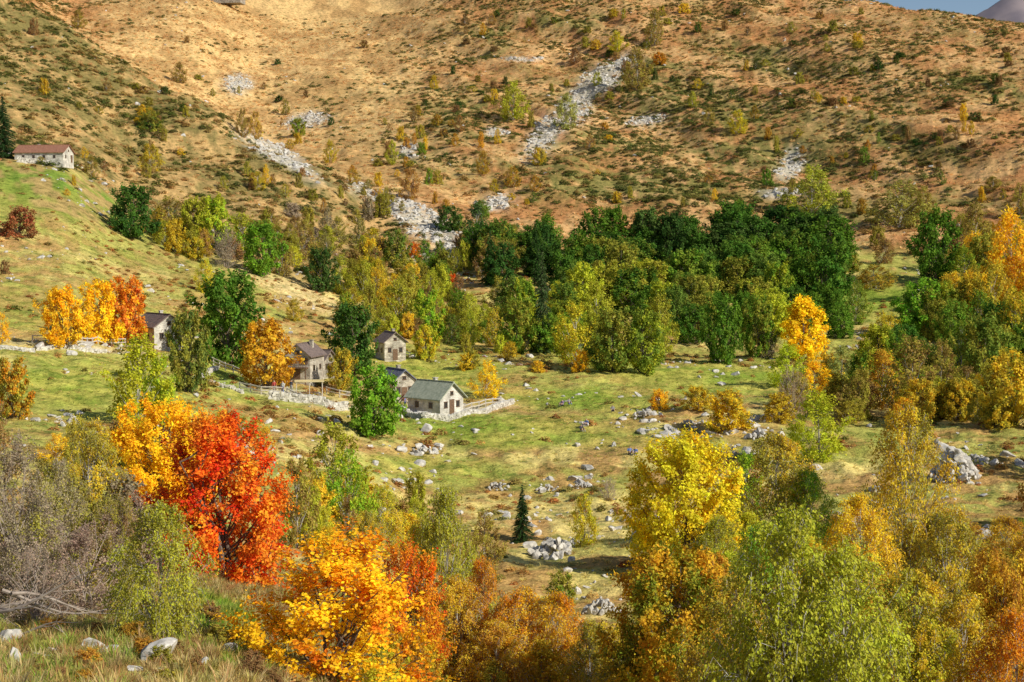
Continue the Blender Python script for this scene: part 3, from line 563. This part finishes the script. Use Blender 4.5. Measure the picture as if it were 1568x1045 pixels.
mass('foreground_thicket', [
 (-60,220,830,930,16,(60,110),(60,90),'bbu',[OL,GY,PK,BR,OL]),
 (60,240,700,780,12,(40,80),(36,60),'bb',[OL,GO,BR]),
 (280,480,660,740,10,(24,50),(26,44),'bu',[OL,GO,BR]),
 (440,640,780,860,22,(40,80),(36,60),'bbu',[OL,GO,YG,BR]),
 (560,900,1020,1100,22,(60,110),(50,80),'bb',[OL,GO,OB,YG]),
 (900,1600,1010,1120,40,(90,150),(80,120),'bb',[OL,GO,OB,YG,BG]),
 (1080,1600,870,960,30,(50,90),(50,84),'bb',[OL,GO,OB,YG]),
 (-250,0,600,900,16,(60,110),(60,90),'bb',[OL,GY,BR]),
 (1600,1850,700,1000,20,(60,120),(60,90),'bb',[OL,GO,OB]),
 (40,460,950,1060,34,(14,34),(24,50),'uu',[BR,OB,OL,BR]),
], 4)
mass('hillside_saplings', [
 (560,1560,180,330,80,(8,26),(8,18),'bu',[OL,BR,OB,GO,G2,OL]),
 (150,800,60,200,20,(7,14),(9,16),'uu',[DG,OL,BR]),
 (700,1340,20,180,56,(7,18),(8,18),'uub',[DG,OL,BR,OL,GO]),
 (60,460,130,300,36,(8,26),(8,18),'bu',[OL,BR,GO]),
 (1200,1560,60,240,30,(7,16),(10,20),'uu',[DG,OL,BR]),
], 5)

# dead branches lying at lower left
g = Geo(); r = R(9)
for k in range(7):
    p0 = np.array([r.randn()*.6, r.randn()*.4, .10+.14*k]); dr = np.array([1, .4*r.randn(), .22*r.randn()]); dr /= np.linalg.norm(dr); ln = 1.5+1.2*r.rand()
    pts = [p0+dr*ln*u+np.array([0, .08*math.sin(5*u+k), .25*math.sin(3*u+k)]) for u in np.linspace(-.5, .5, 8)]
    g.tube(pts, np.linspace(.04, .008, 8), 6)
    for j in range(6):
        b = pts[2+j % 6]; e = b+dr*.35+r.randn(3)*.3; g.tube([b, (b+e)/2+r.randn(3)*.05, e], [.012, .008, .003], 4)
o = addob('fallen_branches', g.mesh('fallen_branches', [M_grey])); x_, y_, z_, d_, a_ = site(50, 980); o.location = (x_, y_, z_+.1)

# ------------------------------------------------------------ buildings
def stone_mat(name, c1, c2, mortar, sc=2.6):
    m, nt, out = mat(name); L = nt.links.new; b = N(nt, 'ShaderNodeBsdfPrincipled'); b.inputs['Roughness'].default_value = .9
    tc = N(nt, 'ShaderNodeTexCoord'); mp = N(nt, 'ShaderNodeMapping'); mp.inputs['Scale'].default_value = (1, 1, 1.7); L(tc.outputs['Object'], mp.inputs[0])
    v = N(nt, 'ShaderNodeTexVoronoi', i_Scale=sc); ve = N(nt, 'ShaderNodeTexVoronoi', feature='DISTANCE_TO_EDGE', i_Scale=sc); L(mp.outputs[0], v.inputs['Vector']); L(mp.outputs[0], ve.inputs['Vector'])
    mx = N(nt, 'ShaderNodeMix', data_type='RGBA'); mx.inputs[6].default_value = (*c1, 1); mx.inputs[7].default_value = (*c2, 1); s = N(nt, 'ShaderNodeSeparateColor'); L(v.outputs['Color'], s.inputs[0]); L(s.outputs[0], mx.inputs[0])
    mr = N(nt, 'ShaderNodeMapRange'); mr.inputs[1].default_value = .02; mr.inputs[2].default_value = .07; L(ve.outputs['Distance'], mr.inputs[0])
    m2 = N(nt, 'ShaderNodeMix', data_type='RGBA'); L(mr.outputs[0], m2.inputs[0]); m2.inputs[6].default_value = (*mortar, 1); L(mx.outputs[2], m2.inputs[7])
    no = N(nt, 'ShaderNodeTexNoise', i_Scale=.9, i_Detail=4.); L(tc.outputs['Object'], no.inputs[0]); m3 = N(nt, 'ShaderNodeMapRange'); m3.inputs[1].default_value = .35; m3.inputs[2].default_value = .65; m3.inputs[3].default_value = .65; m3.inputs[4].default_value = 1.15; L(no.outputs[0], m3.inputs[0])
    vm = N(nt, 'ShaderNodeVectorMath', operation='SCALE'); L(m2.outputs[2], vm.inputs[0]); L(m3.outputs[0], vm.inputs['Scale']); L(vm.outputs[0], b.inputs['Base Color'])
    bp = N(nt, 'ShaderNodeBump', i_Strength=.6, i_Distance=.05); L(mr.outputs[0], bp.inputs['Height']); L(bp.outputs[0], b.inputs['Normal']); L(b.outputs[0], out.inputs[0]); return m
def roof_mat(name, c1, c2, axis='Y', sc=3.2):
    m, nt, out = mat(name); L = nt.links.new; b = N(nt, 'ShaderNodeBsdfPrincipled'); b.inputs['Roughness'].default_value = .65
    tc = N(nt, 'ShaderNodeTexCoord'); w = N(nt, 'ShaderNodeTexWave', i_Scale=sc, i_Distortion=.4); w.bands_direction = axis; no = N(nt, 'ShaderNodeTexNoise', i_Scale=2.5, i_Detail=6.)
    L(tc.outputs['Object'], w.inputs[0]); L(tc.outputs['Object'], no.inputs[0])
    r = N(nt, 'ShaderNodeValToRGB'); r.color_ramp.elements[0].position = .35; r.color_ramp.elements[1].position = .65; r.color_ramp.elements[0].color = (*c1, 1); r.color_ramp.elements[1].color = (*c2, 1); L(no.outputs[0], r.inputs[0]); L(r.outputs[0], b.inputs['Base Color'])
    bp = N(nt, 'ShaderNodeBump', i_Strength=.5, i_Distance=.06); L(w.outputs[0], bp.inputs['Height']); L(bp.outputs[0], b.inputs['Normal']); L(b.outputs[0], out.inputs[0]); return m
W_white = stone_mat('lime_washed_stone', (.54,.50,.43), (.74,.70,.62), (.68,.64,.57), 2.2); W_stone = stone_mat('rubble_wall', (.20,.175,.14), (.46,.41,.33), (.38,.34,.27), 1.8)
W_beige = stone_mat('pale_rubble_wall', (.30,.26,.20), (.62,.56,.46), (.52,.47,.38), 1.8)
RF_brown = roof_mat('brown_tiles', (.14,.10,.09), (.22,.16,.135)); RF_red = roof_mat('red_tiles', (.26,.11,.065), (.38,.18,.11)); RF_slate = roof_mat('slate', (.10,.11,.15), (.17,.18,.24)); RF_green = roof_mat('weathered_sheet', (.26,.29,.21), (.40,.42,.32))
M_wood = simple('dark_wood', (.11,.06,.035), (.20,.12,.07), 5); M_glass = simple('window_dark', (.02,.022,.025), (.04,.045,.05), 2, .25, 0); M_fence = simple('weathered_wood', (.42,.37,.30), (.60,.54,.46), 6); M_shut = simple('shutters', (.16,.09,.055), (.24,.14,.09), 3)
M_wallst = simple('pale_dry_stone', (.42,.39,.34), (.78,.74,.67), 2.6, .9, .6, 5)
def box(c, s):
    x, y, z = c; a, b, h = s[0]/2, s[1]/2, s[2]/2
    return [(x+i*a, y+j*b, z+k*h) for i in (-1, 1) for j in (-1, 1) for k in (-1, 1)], [(0, 1, 3, 2), (4, 6, 7, 5), (0, 4, 5, 1), (2, 3, 7, 6), (0, 2, 6, 4), (1, 5, 7, 3)]
def boxes(name, lst, m, parent):
    v = []; f = []
    for c, s in lst:
        a, b = box(c, s); k = len(v); v += a; f += [tuple(i+k for i in q) for q in b]
    return addob(name, newmesh(name, np.array(v), f, [m]), parent)
def house(name, px, py, th, W, Ln, hw, hr, wall, roof, wins=((-.26, .5, .6), (.26, .5, .6)), attic=True, door=(.0,), side=2, chim=True, balcony=False, over=.4):
    x, y, z, d, a = site(px, py); e = addob(name, None); e.location = (x, y, z); e.rotation_euler = (0, 0, math.radians(th)); w, l = W/2, Ln/2
    prof = [(-w, -1.5), (w, -1.5), (w, hw), (0, hw+hr), (-w, hw)]
    v = [(p[0], -l, p[1]) for p in prof]+[(p[0], l, p[1]) for p in prof]; f = [(0, 1, 2, 3, 4), (9, 8, 7, 6, 5)]+[(i, i+5, (i+1) % 5+5, (i+1) % 5) for i in range(5)]
    addob('walls', newmesh('walls', np.array(v), f, [wall]), e)
    sl = hr/w; ov = over; th_ = .14; yl = l+ov
    rv = []; rf = []
    for s in (-1, 1):
        pts = [(0, hw+hr+.03), (s*(w+ov), hw-sl*ov+.03), (s*(w+ov), hw-sl*ov+.03+th_), (0, hw+hr+.03+th_*1.15)]
        k = len(rv); rv += [(p[0], -yl, p[1]) for p in pts]+[(p[0], yl, p[1]) for p in pts]; rf += [(k, k+1, k+2, k+3), (k+7, k+6, k+5, k+4)]+[(k+i, k+i+4, k+(i+1) % 4+4, k+(i+1) % 4) for i in range(4)]
    me = newmesh('roof', np.array(rv), rf, [roof]); bm = bmesh.new(); bm.from_mesh(me); bmesh.ops.recalc_face_normals(bm, faces=bm.faces); bm.to_mesh(me); bm.free(); addob('roof', me, e)
    boxes('ridge_cap', [((0, 0, hw+hr+.2), (.28, 2*yl-.1, .09))], roof, e)
    gl = []; fr = []; sh = []
    def win(u, zc, face, ww=.75, wh=.9, shut=True):
        if face == 'g': P0 = lambda du, dz, o_: (u+du, -l-o_, zc+dz); S = lambda a_, b_, t_: (a_, t_, b_)
        else: P0 = lambda du, dz, o_: (face*(w+o_), u+du, zc+dz); S = lambda a_, b_, t_: (t_, a_, b_)
        gl.append((P0(0, 0, .01), S(ww, wh, .05)))
        for dz in (-wh/2, wh/2): fr.append((P0(0, dz, .03), S(ww+.16, .08, .1)))
        for du in (-ww/2, ww/2, 0): fr.append((P0(du, 0, .025), S(.06 if du else .04, wh-.1, .07)))
        if shut:
            for s in (-1, 1): sh.append((P0(s*(ww/2+.2), 0, .035), S(.28, wh+.04, .05)))
    for u, zf, ww in wins: win(u*W, hw*zf+.15, 'g', ww, .8, balcony)
    if attic: win(0, hw+hr*.28, 'g', .5, .5, False)
    for s in (-1, 1):
        for i in range(side): win((-.5+(i+.5)/side)*Ln*.85, hw*.52, s, .6, .7, False)
    boxes('windows', gl, M_glass, e); boxes('window_frames', fr, M_wood, e)
    if sh: boxes('shutters', sh, M_shut, e)
    dl = [((u*W, -l-.03, .95), (.9, .08, 1.9)) for u in door]
    if dl: boxes('door', dl, M_wood, e)
    if chim: boxes('chimney', [((w*.4, l*.3, hw+hr*.75+.2), (.45, .45, 1.3)), ((w*.4, l*.3, hw+hr*.75+.9), (.6, .6, .1))], wall, e)
    if balcony:
        zz = hw*.55; boxes('balcony', [((0, -l-.5, zz), (W*.9, 1.0, .12)), ((0, -l-.97, zz+.9), (W*.9, .07, .08))]+[((-W*.44+i*W*.88/12, -l-.97, zz+.45), (.05, .05, .84)) for i in range(13)]+[((s*W*.42, -l-.93, zz/2-.3), (.12, .12, zz+.4)) for s in (-1, 1)], M_wood, e)
    boxes('rafter_ends', [((s*(w+ov*.55), -yl+.4+i*(2*yl-.8)/7, hw-sl*ov*.55-.05), (ov*.8, .1, .1)) for s in (-1, 1) for i in range(8)], M_wood, e)
    return e
house('farmhouse', 68, 251, 84, 6.5, 13, 2.4, 1.9, W_white, RF_red, side=4, door=(.3,))
house('stone_house', 243, 530, 42, 4.8, 6.5, 3.0, 1.6, W_white, RF_brown)
house('stone_house_with_balcony', 467, 588, -14, 3.8, 5.5, 3.8, 1.5, W_beige, RF_brown, wins=((-.27, .75, .5), (.27, .75, .5), (-.3, .2, .5)), balcony=True)
house('barn', 491, 578, 62, 3.0, 3.4, 2.6, 1.2, W_stone, RF_brown, chim=False, side=1)
house('stone_cottage', 598, 552, 28, 4.0, 4.2, 3.2, 1.5, W_beige, RF_brown)
house('slate_roof_cottage', 607, 612, 34, 3.6, 4.6, 2.8, 1.4, W_beige, RF_slate, side=1)
house('white_cottage', 667, 632, 50, 4.5, 5.8, 2.2, 1.8, W_white, RF_green, over=.45)
house('ridge_hut', 335, 4, 80, 10, 36, 3.5, 3, W_stone, RF_brown, chim=False)
x, y, z, d, a = site(474, 612); e = addob('garden_shelter', None); e.location = (x, y, z); e.rotation_euler = (0, 0, .15)
boxes('posts', [((i, j, 1.0), (.1, .1, 2.2)) for i in (-1.7, 0, 1.7) for j in (-.9, .9)], M_fence, e)
boxes('canopy', [((0, -.5, 2.22), (3.9, 1.15, .06)), ((0, .6, 2.3), (3.9, 1.05, .06))], simple('canvas', (.62,.50,.24), (.72,.60,.32), 2), e)
boxes('table', [((0, 0, .74), (2.4, .8, .06)), ((-.9, 0, .35), (.08, .7, .72)), ((.9, 0, .35), (.08, .7, .72)), ((0, -.75, .43), (2.4, .3, .05)), ((0, .75, .43), (2.4, .3, .05)), ((-.9, -.75, .2), (.06, .25, .42)), ((.9, -.75, .2), (.06, .25, .42)), ((-.9, .75, .2), (.06, .25, .42)), ((.9, .75, .2), (.06, .25, .42))], M_wood, e)

def line(pts, step):
    W_ = [site(*p)[:2] for p in pts]; out = []
    for (x0, y0), (x1, y1) in zip(W_[:-1], W_[1:]):
        n = max(1, int(math.hypot(x1-x0, y1-y0)/step)); out += [(x0+(x1-x0)*i/n, y0+(y1-y0)*i/n) for i in range(n)]
    return out+[W_[-1]]
def fence(pts, hh=1.1, step=1.5, m=M_fence, t=.15):
    P_ = line(pts, step); v = []; f = []
    def quadbar(a, b, r):
        a = np.array(a); b = np.array(b); dr = b-a; dr /= np.linalg.norm(dr); s = np.cross(dr, [0, 0, 1.]) if abs(dr[2]) < .9 else np.array([1., 0, 0]); s /= np.linalg.norm(s); u = np.cross(s, dr); k = len(v)
        for q_ in (a, b): v.extend([q_+s*r+u*r, q_-s*r+u*r, q_-s*r-u*r, q_+s*r-u*r])
        f.extend([(k+i, k+(i+1) % 4, k+(i+1) % 4+4, k+i+4) for i in range(4)]+[(k+3, k+2, k+1, k), (k+4, k+5, k+6, k+7)])
    prev = None; r = random.Random(3)
    for x, y in P_:
        z = gxy(x, y); h = hh*(.93+.14*r.random()); quadbar((x, y, z-.3), (x+r.uniform(-.04, .04), y, z+h), t/2)
        if prev is not None:
            for k in (.45, .88): quadbar((prev[0], prev[1]-.07, prev[2]+hh*k), (x, y-.07, z+hh*k+r.uniform(-.03, .03)), t*.42)
        prev = (x, y, z)
    addob('wooden_fence', newmesh('wooden_fence', np.array(v), f, [m]))
def drywall(pts, hh=.9, th=.5):
    P_ = line(pts, .42); v = []; f = []; r = random.Random(6)
    for x, y in P_:
        z = gxy(x, y)
        for k in range(max(1, int(hh/.27))):
            s = (.38+.16*r.random(), th*(.8+.4*r.random()), .24+.08*r.random()); a, b = box((x+r.uniform(-.12, .12), y+r.uniform(-.05, .05), z+.06+k*.27), s); an = r.uniform(-.25, .25); c_, s_ = math.cos(an), math.sin(an)
            a = [(x+(q_[0]-x)*c_-(q_[1]-y)*s_+r.uniform(-.03, .03), y+(q_[0]-x)*s_+(q_[1]-y)*c_, q_[2]+r.uniform(-.03, .03)) for q_ in a]; k0 = len(v); v += a; f += [tuple(i+k0 for i in q_) for q_ in b]
    addob('dry_stone_wall', newmesh('dry_stone_wall', np.array(v), f, [M_wallst]))
fence([(367,598),(400,606),(440,612),(480,618)]); fence([(620,618),(632,630),(700,634),(765,622)]); fence([(50,528),(100,532),(150,534),(192,530)]); fence([(318,556),(345,570),(370,582)]); fence([(500,604),(520,612),(545,618)]); fence([(612,545),(650,552)]); fence([(400,590),(440,596)])
drywall([(415,612),(450,618),(500,625),(530,628)], 1.1); drywall([(612,630),(650,643),(705,641),(785,622)], .85); drywall([(28,254),(90,258)], 1.5); drywall([(60,538),(160,544)], .55); drywall([(300,585),(332,566)], .8); drywall([(0,536),(50,541)], .55); drywall([(318,590),(370,604)], .8)

# ------------------------------------------------------------ people
def flat(name, c): return simple(name, tuple(i*.85 for i in c), c, 12, .8, 0)
M_skin = flat('skin', (.55,.33,.24)); M_hair = flat('hair', (.06,.035,.02)); M_shoe = flat('shoes', (.07,.06,.06))
def person(px, py, face, pose, shirt, trous):
    if pose == 'sit':
        J = {'pel': ((0,0,.12),.13), 'sp': ((0,.04,.33),.12), 'ch': ((0,.02,.52),.14), 'nk': ((0,-.01,.67),.055), 'hd': ((0,-.03,.76),.085), 'ht': ((0,-.03,.87),.08)}
        leg = [(.10,-.02,.11,.09), (.16,-.40,.44,.062), (.14,-.60,.10,.042), (.14,-.76,.05,.035)]; arm = [(.19,.02,.60,.055), (.27,-.12,.38,.042), (.20,-.34,.42,.03), (.18,-.42,.44,.032)]
    else:
        J = {'pel': ((0,0,.95),.13), 'sp': ((0,.01,1.15),.115), 'ch': ((0,0,1.35),.14), 'nk': ((0,0,1.5),.055), 'hd': ((0,-.02,1.6),.085), 'ht': ((0,-.02,1.71),.08)}
        leg = [(.10,0,.88,.09), (.12,-.04,.48,.065), (.12,.03,.09,.045), (.13,-.13,.04,.038)]; arm = [(.19,0,1.42,.055), (.25,.02,1.13,.042), (.24,-.1,.90,.03), (.24,-.13,.82,.032)]
    v = []; rd = []; reg = []; ed = []
    def add(p, r_, g_, par=None):
        v.append(p); rd.append(r_); reg.append(g_)
        if par is not None: ed.append((par, len(v)-1))
        return len(v)-1
    p = add(*J['pel'], 'T'); s = add(*J['sp'], 'S', p); c = add(*J['ch'], 'S', s); n_ = add(*J['nk'], 'K', c); h = add(*J['hd'], 'K', n_); t_ = add(*J['ht'], 'H', h)
    hx = J['hd'][0]; add((hx[0], hx[1]-.10, hx[2]+.0), .018, 'K', h)
    for sg in (-1, 1):
        q_ = p
        for i, (a, b, c_, r_) in enumerate(leg): q_ = add((a*sg, b, c_), r_, 'T' if i < 3 else 'B', q_)
        q_ = c
        for i, (a, b, c_, r_) in enumerate(arm): q_ = add((a*sg, b, c_), r_, 'S' if i < 2 else 'K', q_)
        hp = np.array(v[q_]); dr = hp-np.array(v[q_-1]); dr /= np.linalg.norm(dr)
        for k in range(5):
            o_ = np.array([(k-2)*.02, 0, 0]) if k < 4 else np.array([-.04*sg, 0, .0]); ln = (.05, .07, .075, .065, .04)[k]
            m1 = add(tuple(hp+o_+dr*.03), .010, 'K', q_); add(tuple(hp+o_+dr*(.03+ln)+np.array([0, 0, -.025])), .008, 'K', m1)
    me = bpy.data.meshes.new('person'); me.from_pydata([tuple(map(float, q_)) for q_ in v], ed, []); o = bpy.data.objects.new('tmp', me); scene.collection.objects.link(o)
    md = o.modifiers.new('s', 'SKIN'); md.use_smooth_shade = True
    for i, sv in enumerate(me.skin_vertices[0].data): sv.radius = (rd[i], rd[i]); sv.use_root = (i == 0)
    o.modifiers.new('u', 'SUBSURF').levels = 1; o.modifiers['u'].render_levels = 1
    dg = bpy.context.evaluated_depsgraph_get(); nm = bpy.data.meshes.new_from_object(o.evaluated_get(dg)); bpy.data.objects.remove(o)
    nm.materials.clear()
    for m_ in (shirt, trous, M_skin, M_hair, M_shoe): nm.materials.append(m_)
    A_ = np.array(v); ID = {'S': 0, 'T': 1, 'K': 2, 'H': 3, 'B': 4}
    for pl in nm.polygons:
        c_ = np.array(pl.center); k = int(np.argmin(np.linalg.norm(A_-c_, axis=1)-np.array(rd)*.6)); m_ = ID[reg[k]]
        if m_ == 2 and c_[2] > hx[2]-.03 and c_[1] > hx[1]+.01: m_ = 3
        pl.material_index = m_
    o = addob('person', nm); x, y, z, d, a = site(px, py); o.location = (x, y, z+.02); o.rotation_euler = (0, 0, math.radians(face)); o.scale = (1.05,)*3
B_ = flat('blue_cloth', (.12,.20,.46)); Gc = flat('grey_cloth', (.30,.30,.32)); Wc = flat('white_cloth', (.70,.70,.70)); Rc = flat('red_cloth', (.45,.06,.05)); Dk = flat('dark_cloth', (.05,.05,.07)); Vc = flat('violet_cloth', (.32,.24,.44))
PPL = [(861,630,-35,'sit',Vc,Dk),(871,629,20,'sit',Gc,B_),(890,663,30,'sit',Dk,Gc),(898,662,-30,'sit',B_,Dk),(964,701,15,'sit',B_,Dk),(973,701,-20,'sit',B_,Gc),(938,635,0,'sit',Gc,Dk),
 (420,606,20,'stand',Rc,Dk),(433,608,-30,'stand',Wc,B_),(446,607,160,'stand',Dk,Gc),(620,625,60,'stand',Rc,B_)]
for p_ in PPL: person(*p_)

# ------------------------------------------------------------ light, sky, camera
to_sun = Vector((.80, -.50, .62)).normalized(); el = math.asin(to_sun.z); rot = math.atan2(to_sun.x, to_sun.y)
w = bpy.data.worlds.new('World'); scene.world = w; w.use_nodes = True; nt = w.node_tree
sk = nt.nodes.new('ShaderNodeTexSky'); sk.sky_type = 'NISHITA'; sk.sun_disc = False; sk.sun_elevation = el; sk.sun_rotation = rot; sk.altitude = 1000
bg = nt.nodes['Background']; bg.inputs[1].default_value = .095; nt.links.new(sk.outputs[0], bg.inputs[0])
sl = bpy.data.lights.new('sun', 'SUN'); sl.energy = 5.0; sl.angle = math.radians(.5); sl.color = (1, .94, .80)
so = bpy.data.objects.new('sun', sl); scene.collection.objects.link(so); so.rotation_euler = to_sun.to_track_quat('Z', 'Y').to_euler()
cam = bpy.data.cameras.new('camera'); cam.sensor_width = 36; cam.lens = 36*F/1568; cam.clip_end = 12000; cam.clip_start = .3
co = bpy.data.objects.new('camera', cam); scene.collection.objects.link(co); co.rotation_euler = (math.pi/2-PIT, 0, 0); scene.camera = co
scene.view_settings.view_transform = 'Standard'; scene.view_settings.look = 'None'; scene.view_settings.exposure = 0
